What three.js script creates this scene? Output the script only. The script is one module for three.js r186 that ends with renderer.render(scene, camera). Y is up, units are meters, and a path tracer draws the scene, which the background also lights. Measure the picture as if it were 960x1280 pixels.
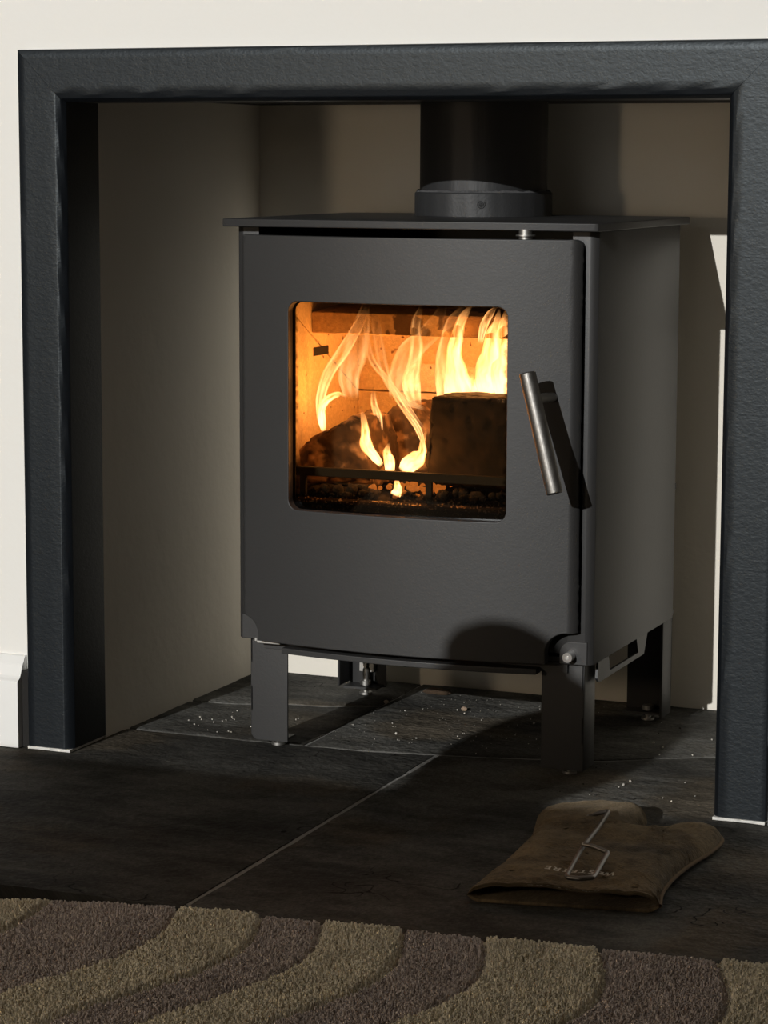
import * as THREE from 'three';
import { mergeGeometries, mergeVertices, toCreasedNormals } from 'three/addons/utils/BufferGeometryUtils.js';
import { RoundedBoxGeometry } from 'three/addons/geometries/RoundedBoxGeometry.js';
import { TessellateModifier } from 'three/addons/modifiers/TessellateModifier.js';

// ------------------------------------------------------------------ camera, sky, sun, exposure
const scene = new THREE.Scene();
const camera = new THREE.PerspectiveCamera(22.91, 960 / 1280, 0.05, 60);
camera.rotation.order = 'YXZ';
camera.position.set(1.5374, 0.7135, 2.6172);
camera.rotation.set(-0.1395, 0.3883, 0.0034);
const renderer = new THREE.WebGLRenderer({ antialias: true });
renderer.toneMapping = THREE.LinearToneMapping;
renderer.toneMappingExposure = 1.0;
renderer.shadowMap.enabled = true;

scene.background = new THREE.Color().setRGB(0.80, 0.82, 0.85);            // pale sky outside the window
const sun = new THREE.DirectionalLight(new THREE.Color().setRGB(1, 1, 0.98), 2.92);
sun.position.set(0.5 - 0.069 * 8, 0.4 + 0.30 * 8, 8);
sun.target.position.set(0.5, 0.4, 0);
sun.castShadow = true;
sun.shadow.radius = 0.5;
sun.shadow.mapSize.set(4096, 4096);
Object.assign(sun.shadow.camera, { left: -3, right: 3, top: 3, bottom: -3, near: 0.5, far: 14 });
sun.shadow.camera.updateProjectionMatrix();
scene.add(sun, sun.target);

// ------------------------------------------------------------------ helpers
const V2 = (x, y) => new THREE.Vector2(x, y), V3 = (x, y, z) => new THREE.Vector3(x, y, z);
const { clamp, lerp, smoothstep } = THREE.MathUtils;
function rng(seed) { let s = seed >>> 0; return () => { s = (s + 0x6d2b79f5) | 0; let t = Math.imul(s ^ (s >>> 15), 1 | s); t = (t + Math.imul(t ^ (t >>> 7), 61 | t)) ^ t; return ((t ^ (t >>> 14)) >>> 0) / 4294967296; }; }
const hash = (x, y, z) => { let h = Math.imul(x, 374761393) ^ Math.imul(y, 668265263) ^ Math.imul(z, 2147483647 ^ 0x5bd1e995); h = Math.imul(h ^ (h >>> 13), 1274126177); return ((h ^ (h >>> 16)) >>> 0) / 4294967296; };
const fade = (t) => t * t * (3 - 2 * t);
function noise3(x, y, z) {
  const X = Math.floor(x), Y = Math.floor(y), Z = Math.floor(z), u = fade(x - X), v = fade(y - Y), w = fade(z - Z);
  const c = (a, b, d) => hash(X + a, Y + b, Z + d);
  return lerp(lerp(lerp(c(0, 0, 0), c(1, 0, 0), u), lerp(c(0, 1, 0), c(1, 1, 0), u), v), lerp(lerp(c(0, 0, 1), c(1, 0, 1), u), lerp(c(0, 1, 1), c(1, 1, 1), u), v), w);
}
function tileNoise(u, v, fx, fy, seed) {                                // periodic in u and v
  const x = u * fx, y = v * fy, X = Math.floor(x), Y = Math.floor(y), a = fade(x - X), b = fade(y - Y);
  const c = (i, j) => hash(((X + i) % fx + fx) % fx, ((Y + j) % fy + fy) % fy, seed);
  return lerp(lerp(c(0, 0), c(1, 0), a), lerp(c(0, 1), c(1, 1), a), b);
}
function fbmTile(u, v, fx, fy, seed, oct = 4) { let s = 0, a = 0.5, n = 0; for (let i = 0; i < oct; i++) { s += a * tileNoise(u, v, fx << i, fy << i, seed + i * 17); n += a; a *= 0.55; } return s / n; }
function fbm3(x, y, z, oct = 4) { let s = 0, a = 0.5, n = 0; for (let i = 0; i < oct; i++) { s += a * noise3(x, y, z); n += a; a *= 0.5; x *= 2.03; y *= 2.03; z *= 2.03; } return s / n; }
function tex(w, h, f, { srgb = false, repeat } = {}) {
  const d = new Uint8Array(w * h * 4);
  for (let y = 0; y < h; y++) for (let x = 0; x < w; x++) {
    const r = f((x + 0.5) / w, (y + 0.5) / h, x, y), o = (y * w + x) * 4;
    if (typeof r === 'number') d[o] = d[o + 1] = d[o + 2] = clamp(r, 0, 1) * 255;
    else { d[o] = clamp(r[0], 0, 1) * 255; d[o + 1] = clamp(r[1], 0, 1) * 255; d[o + 2] = clamp(r[2], 0, 1) * 255; }
    d[o + 3] = 255;
  }
  const t = new THREE.DataTexture(d, w, h);
  t.wrapS = t.wrapT = THREE.RepeatWrapping; t.magFilter = THREE.LinearFilter; t.minFilter = THREE.LinearMipmapLinearFilter; t.generateMipmaps = true;
  if (srgb) t.colorSpace = THREE.SRGBColorSpace;
  if (repeat) t.repeat.set(...repeat);
  t.needsUpdate = true;
  return t;
}
const rgb = (r, g, b) => new THREE.Color().setRGB(r, g, b);
const std = (o) => new THREE.MeshStandardMaterial(o), phys = (o) => new THREE.MeshPhysicalMaterial(o);
// uv in metres from the object's own faces
function boxUV(g) {
  if (g.index) g = g.toNonIndexed();
  if (!g.attributes.normal) g.computeVertexNormals();
  const p = g.attributes.position, n = g.attributes.normal, uv = new Float32Array(p.count * 2), a = V3(), b = V3(), c = V3(), f = V3();
  for (let i = 0; i < p.count; i += 3) {
    a.fromBufferAttribute(p, i); b.fromBufferAttribute(p, i + 1); c.fromBufferAttribute(p, i + 2);
    f.crossVectors(b.sub(a), c.sub(a)); const x = Math.abs(f.x), y = Math.abs(f.y), z = Math.abs(f.z);
    for (let k = i; k < i + 3; k++) {
      const X = p.getX(k), Y = p.getY(k), Z = p.getZ(k);
      if (x >= y && x >= z) { uv[k * 2] = Z; uv[k * 2 + 1] = Y; } else if (y >= z) { uv[k * 2] = X; uv[k * 2 + 1] = Z; } else { uv[k * 2] = X; uv[k * 2 + 1] = Y; }
    }
  }
  g.setAttribute('uv', new THREE.BufferAttribute(uv, 2));
  for (const k of Object.keys(g.attributes)) if (!['position', 'normal', 'uv'].includes(k)) g.deleteAttribute(k);
  return g;
}
const box = (x0, x1, y0, y1, z0, z1, r = 0) => {
  const g = r ? new RoundedBoxGeometry(x1 - x0, y1 - y0, z1 - z0, 3, r) : new THREE.BoxGeometry(x1 - x0, y1 - y0, z1 - z0);
  g.translate((x0 + x1) / 2, (y0 + y1) / 2, (z0 + z1) / 2);
  return boxUV(g);
};
function rod(a, b, r, seg = 20, cap = true) {
  const A = V3(...a), B = V3(...b), d = B.clone().sub(A), g = new THREE.CylinderGeometry(r, r, d.length(), seg, 1, !cap);
  g.applyQuaternion(new THREE.Quaternion().setFromUnitVectors(V3(0, 1, 0), d.clone().normalize()));
  const m = A.add(B).multiplyScalar(0.5); g.translate(m.x, m.y, m.z);
  return boxUV(g);
}
const tessellate = (g, edge, it = 8) => new TessellateModifier(edge, it).modify(g.index ? g.toNonIndexed() : g);
function extrudeY(shape, y0, y1, bevel = 0) {                           // shape in (x, -z); extruded upward
  const g = new THREE.ExtrudeGeometry(shape, { depth: y1 - y0 - 2 * bevel, bevelEnabled: bevel > 0, bevelSize: bevel, bevelThickness: bevel, bevelOffset: -bevel, bevelSegments: 3, curveSegments: 10 });
  g.translate(0, 0, bevel); g.rotateX(-Math.PI / 2); g.translate(0, y0, 0);
  return boxUV(g);
}
function extrudeZ(shape, z0, z1, bevel = 0, segs = 10) {
  const g = new THREE.ExtrudeGeometry(shape, { depth: z1 - z0 - 2 * bevel, bevelEnabled: bevel > 0, bevelSize: bevel, bevelThickness: bevel, bevelOffset: -bevel, bevelSegments: 6, curveSegments: segs });
  g.translate(0, 0, z0 + bevel);
  return g;
}
function roundRect(P, x0, x1, y0, y1, r) {                              // onto a Shape or Path; r = [bl, br, tr, tl] or a number
  const [a, b, c, d] = Array.isArray(r) ? r : [r, r, r, r];
  P.moveTo(x0 + a, y0); P.lineTo(x1 - b, y0); if (b) P.absarc(x1 - b, y0 + b, b, -Math.PI / 2, 0, false);
  P.lineTo(x1, y1 - c); if (c) P.absarc(x1 - c, y1 - c, c, 0, Math.PI / 2, false);
  P.lineTo(x0 + d, y1); if (d) P.absarc(x0 + d, y1 - d, d, Math.PI / 2, Math.PI, false);
  P.lineTo(x0, y0 + a); if (a) P.absarc(x0 + a, y0 + a, a, Math.PI, Math.PI * 1.5, false);
  return P;
}
const used = {};
function numbered(name) { const n = (used[name] = (used[name] ?? -1) + 1); return n ? name + '_' + String(n).padStart(3, '0') : name; }
function mesh(name, g, m, parent) {
  if (Array.isArray(g)) g = mergeGeometries(g);
  const o = new THREE.Mesh(g, m); o.name = parent === scene ? numbered(name) : name;
  o.castShadow = o.receiveShadow = true; parent.add(o);
  return o;
}
function thing(name, label, category, pos = [0, 0, 0], turn = 0) {
  const o = new THREE.Group(); o.name = numbered(name); o.position.set(...pos); o.rotation.y = turn;
  Object.assign(o.userData, { label, category }); scene.add(o);
  return o;
}
const struct = (o, label) => { o.userData.kind = 'structure'; if (label) o.userData.label = label; return o; };
// parts are written in room coordinates; shift() brings them under their thing
const shift = (g, t) => { g.translate(-t.position.x, -t.position.y, -t.position.z); return g; };
const part = (name, g, m, t, parent = t) => mesh(name, shift(Array.isArray(g) ? mergeGeometries(g) : g, t), m, parent);

// ------------------------------------------------------------------ materials
const brushBump = tex(512, 512, (u, v) => 0.55 * fbmTile(u, v, 24, 40, 3, 4) + 0.45 * fbmTile(u, v, 60, 90, 9, 3));
const fineBump = tex(512, 512, (u, v) => 0.5 * fbmTile(u, v, 128, 128, 5, 2) + 0.5 * fbmTile(u, v, 20, 20, 6, 3));
const plasterBump = tex(512, 512, (u, v) => fbmTile(u, v, 10, 10, 21, 5));
const rep = (t, x, y = x) => { const c = t.clone(); c.repeat.set(x, y); c.needsUpdate = true; return c; };
const steelRough = tex(512, 512, (u, v) => 0.62 + 0.28 * fbmTile(u, v, 12, 200, 31, 3) + 0.1 * fbmTile(u, v, 8, 8, 33, 3));
const M = {
  wall: std({ color: rgb(0.80, 0.787, 0.748), roughness: 0.95, bumpMap: rep(plasterBump, 4), bumpScale: 0.0006 }),
  alcove: std({ color: rgb(0.775, 0.728, 0.64), roughness: 0.95, bumpMap: rep(plasterBump, 4), bumpScale: 0.001 }),
  roomWall: std({ color: rgb(0.20, 0.172, 0.14), roughness: 0.95, bumpMap: rep(plasterBump, 3), bumpScale: 0.0006 }),
  ceiling: std({ color: rgb(0.62, 0.59, 0.54), roughness: 0.95 }),
  skirting: std({ color: rgb(0.80, 0.80, 0.78), roughness: 0.45, bumpMap: rep(plasterBump, 4), bumpScale: 0.0003 }),
  surround: phys({ color: rgb(0.0055, 0.0070, 0.0092), specularIntensity: 0.85, specularColor: rgb(0.86, 0.95, 1), roughness: 0.43, bumpMap: rep(brushBump, 6), bumpScale: 0.00028 }),
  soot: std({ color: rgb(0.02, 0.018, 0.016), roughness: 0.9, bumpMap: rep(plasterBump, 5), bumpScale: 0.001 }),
  sealant: std({ color: rgb(0.75, 0.74, 0.7), roughness: 0.8 }),
  stove: std({ color: rgb(0.027, 0.0265, 0.0262), roughness: 0.49, bumpMap: rep(fineBump, 5), bumpScale: 0.00012 }),
  stoveInside: std({ color: rgb(0.010, 0.009, 0.008), roughness: 0.8 }),
  pipe: std({ color: rgb(0.02, 0.0205, 0.0215), roughness: 0.55, bumpMap: rep(fineBump, 4), bumpScale: 0.0003 }),
  cement: std({ color: rgb(0.16, 0.16, 0.165), roughness: 0.9, bumpMap: rep(plasterBump, 12), bumpScale: 0.002 }),
  steel: std({ color: rgb(0.215, 0.205, 0.19), roughness: 0.62, metalness: 1, roughnessMap: rep(steelRough, 6, 2), bumpMap: rep(steelRough, 6, 2), bumpScale: 0.0001 }),
  bright: std({ color: rgb(0.75, 0.74, 0.72), roughness: 0.28, metalness: 1 }),
  bolt: std({ color: rgb(0.4, 0.39, 0.37), roughness: 0.5, metalness: 1 }),
  char: std({ color: rgb(0.022, 0.0165, 0.013), roughness: 0.95 }),
  gasket: std({ color: rgb(0.012, 0.011, 0.01), roughness: 0.95 }),
};
const slateColor = tex(1024, 1024, (u, v) => {
  const w = 0.05 * fbmTile(u, v, 5, 5, 40, 3);
  const a = fbmTile(u + w, v + w, 5, 7, 41, 6), b = fbmTile(u, v + w, 14, 40, 45, 4), c = fbmTile(u, v, 160, 160, 47, 2);
  const t = 0.55 * a + 0.3 * b + 0.15 * c, s = clamp((t - 0.34) / 0.32, 0, 1), rust = smoothstep(fbmTile(u, v, 4, 4, 51, 4), 0.55, 0.75);
  const k = lerp(0.22, 0.39, s);
  const line = Math.abs(fbmTile(u + w, v + w, 3, 4, 53, 5) - 0.5), open = smoothstep(fbmTile(u, v, 5, 5, 57, 2), 0.56, 0.62), crack = (1 - smoothstep(line, 0.001, 0.0035)) * open, q = k * (1 - 0.75 * crack) * (0.88 + 0.24 * tileNoise(u, v, 420, 420, 59));
  return [q * lerp(1, 1.05, rust), q * lerp(0.99, 0.975, rust), q * lerp(0.95, 0.86, rust)];
}, { srgb: true });
const slateBump = tex(1024, 1024, (u, v) => {
  const w = 0.07 * fbmTile(u, v, 4, 4, 60, 3);
  const ridge = 1 - Math.abs(2 * fbmTile(u + w, v + w, 5, 8, 61, 5) - 1);
  return 0.36 * Math.pow(ridge, 2) + 0.30 * fbmTile(u, v + w, 18, 40, 65, 5) + 0.34 * fbmTile(u, v, 110, 130, 67, 3);
});
const slateMats = [[1.55, 1.55, 0.13, 0.2], [1.7, 1.5, 0.61, 0.45], [1.6, 1.65, 0.37, 0.83], [1.5, 1.6, 0.83, 0.11]].map(([x, y, ox, oy], i) => {
  const a = rep(slateColor, x, y), b = rep(slateBump, x, y); a.offset.set(ox, oy); b.offset.set(ox, oy);
  const k = [0.74, 1.02, 1.05, 0.98][i];
  return phys({ map: a, color: rgb(k, k, k), roughness: 0.72, specularIntensity: 0.12, bumpMap: b, bumpScale: 0.0045 });
});
M.grout = std({ color: rgb(0.27, 0.265, 0.25), roughness: 0.95, bumpMap: rep(plasterBump, 16), bumpScale: 0.002 });
M.floorWood = std({ color: rgb(0.035, 0.025, 0.018), roughness: 0.7, bumpMap: rep(fineBump, 1, 8), bumpScale: 0.0005 });
M.vermiculite = std({
  map: tex(512, 512, (u, v) => { const s = fbmTile(u, v, 70, 70, 71, 3), p = smoothstep(fbmTile(u, v, 26, 26, 75, 2), 0.82, 0.9), k = 0.78 + 0.16 * s; return [k * lerp(1, 0.6, p), 0.9 * k * lerp(1, 0.5, p), 0.74 * k * lerp(1, 0.45, p)]; }, { srgb: true, repeat: [5, 5] }),
  color: rgb(0.95, 0.95, 0.95), roughness: 0.95, bumpMap: rep(fineBump, 8), bumpScale: 0.0008,
});
M.sootBoard = std({
  map: tex(512, 256, (u, v) => { const e = 0.10 * (fbmTile(u, v, 24, 12, 81, 4) - 0.5), n = fbmTile(u, v, 4, 2, 83, 4), s = smoothstep(n + e * 3, 0.5, 0.54), k = 0.7 + 0.2 * fbmTile(u, v, 80, 40, 86, 2); return [lerp(k, 0.44, s), lerp(k * 0.84, 0.35, s), lerp(k * 0.62, 0.26, s)]; }, { srgb: true, repeat: [3.1, 6] }),
  roughness: 0.95, bumpMap: rep(fineBump, 8), bumpScale: 0.0012,
});

// ------------------------------------------------------------------ the room (structure)
const RX0 = -1.9, RX1 = 3.0, RZ = 3.5, RH = 2.4, WZ = -0.02, SW = 0.9142, SH = 0.8368, LEG = 0.06, DS = 0.0864, AD = 0.5424, WT = -0.0864;
struct(mesh('wall_fireplace', [box(RX0 - 0.2, 0, 0, RH, WT, WZ), box(SW, RX1 + 0.2, 0, RH, WT, WZ), box(0, SW, SH, RH, WT, WZ)], M.wall, scene), 'cream painted plaster wall around the black fireplace surround');
struct(mesh('wall_alcove_left', box(-0.06, LEG, -0.02, 0.9, -AD - 0.12, -DS), M.alcove, scene));
struct(mesh('wall_alcove_right', box(SW - LEG, SW + 0.06, -0.02, 0.9, -AD - 0.12, -DS), M.alcove, scene));
struct(mesh('wall_alcove_back', box(LEG, SW - LEG, -0.02, 0.9, -AD - 0.12, -AD), M.alcove, scene));
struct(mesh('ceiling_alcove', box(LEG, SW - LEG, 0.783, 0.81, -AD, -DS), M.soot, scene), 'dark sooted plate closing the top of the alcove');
struct(mesh('wall_left', box(RX0 - 0.2, RX0, -0.02, RH, WZ, RZ + 0.25), M.roomWall, scene));
struct(mesh('wall_right', box(RX1, RX1 + 0.2, -0.02, RH, WZ, RZ + 0.25), M.roomWall, scene));
const WX0 = -0.62, WX1 = 0.98, WY0 = 0.992, WY1 = 2.2;
struct(mesh('wall_window', [box(RX0, WX0, -0.02, RH, RZ, RZ + 0.25), box(WX1, RX1, -0.02, RH, RZ, RZ + 0.25), box(WX0, WX1, -0.02, WY0, RZ, RZ + 0.25), box(WX0, WX1, WY1, RH, RZ, RZ + 0.25)], M.roomWall, scene));
struct(mesh('ceiling', box(RX0 - 0.2, RX1 + 0.2, RH, RH + 0.15, -0.7, RZ + 0.25), M.ceiling, scene));
{
  const w = new THREE.Group(); w.name = 'window_1'; struct(w, 'white framed window the low sun shines through'); scene.add(w);
  mesh('window_frame', [box(WX0, WX1, WY0, WY0 + 0.04, RZ + 0.14, RZ + 0.19), box(WX0, WX1, WY1 - 0.04, WY1, RZ + 0.14, RZ + 0.19), box(WX0, WX0 + 0.05, WY0 + 0.04, WY1 - 0.04, RZ + 0.14, RZ + 0.19), box(WX1 - 0.05, WX1, WY0 + 0.04, WY1 - 0.04, RZ + 0.14, RZ + 0.19)], M.skirting, w);
  mesh('window_pane', box(WX0 + 0.05, WX1 - 0.05, WY0 + 0.04, WY1 - 0.04, RZ + 0.163, RZ + 0.167), phys({ color: rgb(1, 1, 1), roughness: 0, transmission: 1, thickness: 0, ior: 1.5 }), w);
  mesh('window_sill', box(WX0 - 0.05, WX1 + 0.05, WY0, WY0 + 0.025, RZ - 0.1, RZ + 0.14, 0.006), M.skirting, w);
}
// skirting boards: moulded profile swept along the wall
function skirting(x0, x1) {
  const s = new THREE.Shape(); const f = 0.0235;
  s.moveTo(0, 0); s.lineTo(f, 0); s.lineTo(f, 0.079); s.quadraticCurveTo(f, 0.083, f - 0.003, 0.0835);
  s.bezierCurveTo(f - 0.010, 0.086, f - 0.010, 0.100, f - 0.016, 0.104); s.quadraticCurveTo(f - 0.018, 0.1105, f - 0.0215, 0.111); s.lineTo(0, 0.111); s.lineTo(0, 0);
  const g = new THREE.ExtrudeGeometry(s, { depth: x1 - x0, bevelEnabled: false, curveSegments: 8 });
  g.rotateY(-Math.PI / 2); g.scale(-1, 1, 1);
  const ix = []; for (let i = 0; i < g.attributes.position.count; i += 3) ix.push(i, i + 2, i + 1);
  g.setIndex(ix); g.translate(x0, 0, WZ); g.computeVertexNormals();
  const q = boxUV(g); return toCreasedNormals(q, 0.5);
}
struct(mesh('baseboard_left', skirting(RX0, -0.0115), M.skirting, scene), 'white moulded skirting board left of the fireplace');
struct(mesh('baseboard_right', skirting(SW + 0.003, RX1), M.skirting, scene), 'white moulded skirting board right of the fireplace');

// floor: wooden room floor, grout bed, and riven slate tiles one by one
const floor = new THREE.Group(); floor.name = 'floor'; struct(floor, 'dark riven slate hearth tiles with pale grout joints'); scene.add(floor);
mesh('room_floor', box(RX0, RX1, -0.06, -0.014, 0.518, RZ), M.floorWood, floor);
mesh('grout_bed', box(RX0, RX1, -0.06, -0.0022, -AD, 0.500), M.grout, floor);
const jointZ = (x) => { const P = [[-2, -0.14], [0.08, -0.146], [0.28, -0.146], [0.375, -0.151], [0.52, -0.177], [0.655, -0.213], [0.78, -0.287], [1, -0.37]]; for (let i = 1; i < P.length; i++) if (x <= P[i][0]) return lerp(P[i - 1][1], P[i][1], clamp((x - P[i - 1][0]) / (P[i][0] - P[i - 1][0]), 0, 1)); return -0.37; };
const backJoint = (x) => -0.322 - 0.30 * Math.max(0, x - 0.08) + 0.004 * Math.sin(x * 60);
function tile(x0, x1, zBack, zFront, mi) {                              // x0, x1, zBack, zFront may be numbers or functions
  const nx = 40, nz = 40, P = [], ix = [], f = (q, t) => (typeof q === 'function' ? q(t) : q), seed = mi * 7.3 + (typeof x0 === 'number' ? x0 : 1) * 3.1;
  for (let side = 0; side < 2; side++) for (let j = 0; j <= nz; j++) for (let i = 0; i <= nx; i++) {
    const u = i / nx, v = j / nz, xm = lerp(f(x0, 0), f(x1, 0), u), z = lerp(f(zBack, xm), f(zFront, xm), v), x = lerp(f(x0, z), f(x1, z), u);
    const ed = Math.min(i, nx - i, j, nz - j), wob = ed === 0 ? 0.0035 * (fbm3(x * 60, z * 60, seed, 3) - 0.5) : 0;
    const h = 0.0034 * (fbm3(x * 9, z * 9, seed, 4) - 0.5) + 0.0009 * (fbm3(x * 70, z * 40, seed + 3, 3) - 0.5) - (ed === 0 ? 0.0012 : 0);
    P.push(x + ((i === 0 || i === nx) ? wob : 0), side ? -0.05 : h, z + ((j === 0 || j === nz) ? wob : 0));
  }
  const N = (nx + 1) * (nz + 1), at = (i, j, s) => s * N + j * (nx + 1) + i;
  for (let j = 0; j < nz; j++) for (let i = 0; i < nx; i++) ix.push(at(i, j, 0), at(i, j + 1, 0), at(i + 1, j, 0), at(i + 1, j, 0), at(i, j + 1, 0), at(i + 1, j + 1, 0));
  for (let i = 0; i < nx; i++) ix.push(at(i, nz, 0), at(i, nz, 1), at(i + 1, nz, 0), at(i + 1, nz, 0), at(i, nz, 1), at(i + 1, nz, 1), at(i, 0, 0), at(i + 1, 0, 0), at(i, 0, 1), at(i + 1, 0, 0), at(i + 1, 0, 1), at(i, 0, 1));
  for (let j = 0; j < nz; j++) ix.push(at(0, j, 0), at(0, j, 1), at(0, j + 1, 0), at(0, j + 1, 0), at(0, j, 1), at(0, j + 1, 1), at(nx, j, 0), at(nx, j + 1, 0), at(nx, j, 1), at(nx, j + 1, 0), at(nx, j + 1, 1), at(nx, j, 1));
  const g = new THREE.BufferGeometry(); g.setAttribute('position', new THREE.Float32BufferAttribute(P, 3));
  const uv = []; for (let k = 0; k < P.length; k += 3) uv.push(P[k] + P[k + 1], P[k + 2]);
  g.setAttribute('uv', new THREE.Float32BufferAttribute(uv, 2)); g.setIndex(ix);
  return toCreasedNormals(g, 0.7);
}
const G = 0.0032, jb = (x) => jointZ(x) + G, jf = (x) => jointZ(x) - G;
mesh('slate_tile', tile(-1.1, -0.137, -0.03, 0.514, 2), slateMats[2], floor);
mesh('slate_tile', tile(-0.131, 0.469 - G, jb, 0.514, 0), slateMats[0], floor);
mesh('slate_tile', tile(0.469 + G, 1.07, jb, 0.514, 1), slateMats[1], floor);
mesh('slate_tile', tile(1.076, 2.0, -0.03, 0.514, 3), slateMats[3], floor);
mesh('slate_tile', tile(-0.04, 0.30, (x) => backJoint(x) + G, jf, 3), slateMats[3], floor);
mesh('slate_tile', tile(-0.04, 0.30, -AD, (x) => backJoint(x) - G * 0.8, 1), slateMats[2], floor);
mesh('slate_tile', tile(0.304, 0.95, -AD, jf, 2), slateMats[2], floor);

// ------------------------------------------------------------------ fireplace surround
{
  const t = thing('fireplace_surround', 'wide black painted square frame surrounding the stove alcove', 'fireplace surround', [SW / 2, 0, 0]);
  const r = 0.011, ro = 0.003, prof = [];                               // (u from the outer edge inward, z)
  prof.push([0, -DS]);
  for (let k = 0; k <= 4; k++) { const a = k / 4 * Math.PI / 2; prof.push([ro - ro * Math.cos(a), -ro + ro * Math.sin(a)]); }
  for (let k = 1; k < 6; k++) prof.push([lerp(ro, LEG - r, k / 6), 0]);
  for (let k = 0; k <= 8; k++) { const a = k / 8 * Math.PI / 2; prof.push([LEG - r + r * Math.sin(a), -r + r * Math.cos(a)]); }
  prof.push([LEG, -DS]);
  const K = (SH - 0.7761) / LEG;
  function bar(at0, at1, n) {                                           // at(u, z) -> point
    const P = [], ix = [], m = prof.length;
    for (let i = 0; i <= n; i++) for (const [u, z] of prof) { const p = at0(u, z).lerp(at1(u, z), i / n); const w = 0.00012 * (fbm3(p.x * 14, p.y * 14, p.z * 14, 3) - 0.5); P.push(p.x, p.y, p.z + (z > -0.05 && p.y > 0.01 ? w : 0)); }
    for (let i = 0; i < n; i++) for (let k = 0; k < m; k++) { const a = i * m + k, b = i * m + (k + 1) % m; ix.push(a, b, a + m, b, b + m, a + m); }
    for (const e of [0, n]) for (let k = 1; k < m - 1; k++) e ? ix.push(e * m, e * m + k, e * m + k + 1) : ix.push(0, k + 1, k);
    const g = new THREE.BufferGeometry(); g.setAttribute('position', new THREE.Float32BufferAttribute(P, 3)); g.setIndex(ix);
    g.computeVertexNormals();
    return toCreasedNormals(boxUV(g), 0.6);
  }
  const flip = (g) => { const p = g.attributes.position, n = p.count; for (let i = 0; i < n; i += 3) for (const a of Object.values(g.attributes)) for (let c = 0; c < a.itemSize; c++) { const q = a.getComponent(i + 1, c); a.setComponent(i + 1, c, a.getComponent(i + 2, c)); a.setComponent(i + 2, c, q); } g.deleteAttribute('normal'); g.computeVertexNormals(); return toCreasedNormals(g, 0.6); };
  const Y0 = 0.0034, B = 0.0012;
  part('surround_leg', flip(bar((u, z) => V3(u, Y0, z), (u, z) => V3(u, SH - K * u - B * 0.3, z), 30)), M.surround, t);
  part('surround_leg', bar((u, z) => V3(SW - u, Y0, z), (u, z) => V3(SW - u, SH - K * u - B * 0.3, z), 30), M.surround, t);
  part('lintel', bar((u, z) => V3(u, SH - K * u, z), (u, z) => V3(SW - u, SH - K * u, z), 34), M.surround, t);
  part('filler_strip', box(-0.0105, -0.0005, 0, 0.094, WZ, -0.006), M.gasket, t);
  const R = rng(5);
  for (const x0 of [0.001, SW - LEG + 0.001]) {                         // uneven white sealant under each foot
    const s = new THREE.Shape(); s.moveTo(x0, -0.0005); for (let k = 0; k <= 14; k++) s.lineTo(lerp(x0 - 0.001, x0 + LEG - 0.001, k / 14), 0.0002 * R() - 0.0004); 
    const g = tessellate(box(x0, x0 + LEG - 0.002, 0.0002, Y0, -DS + 0.003, 0.0012), 0.006, 5), p = g.attributes.position;
    for (let i = 0; i < p.count; i++) if (p.getZ(i) > 0) p.setZ(i, 0.0005 + 0.0035 * fbm3(p.getX(i) * 120, p.getY(i) * 200, 1, 3));
    g.computeVertexNormals(); part('sealant', g, M.sealant, t).userData.label = 'pale sealant bead under the foot';
  }
}

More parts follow.
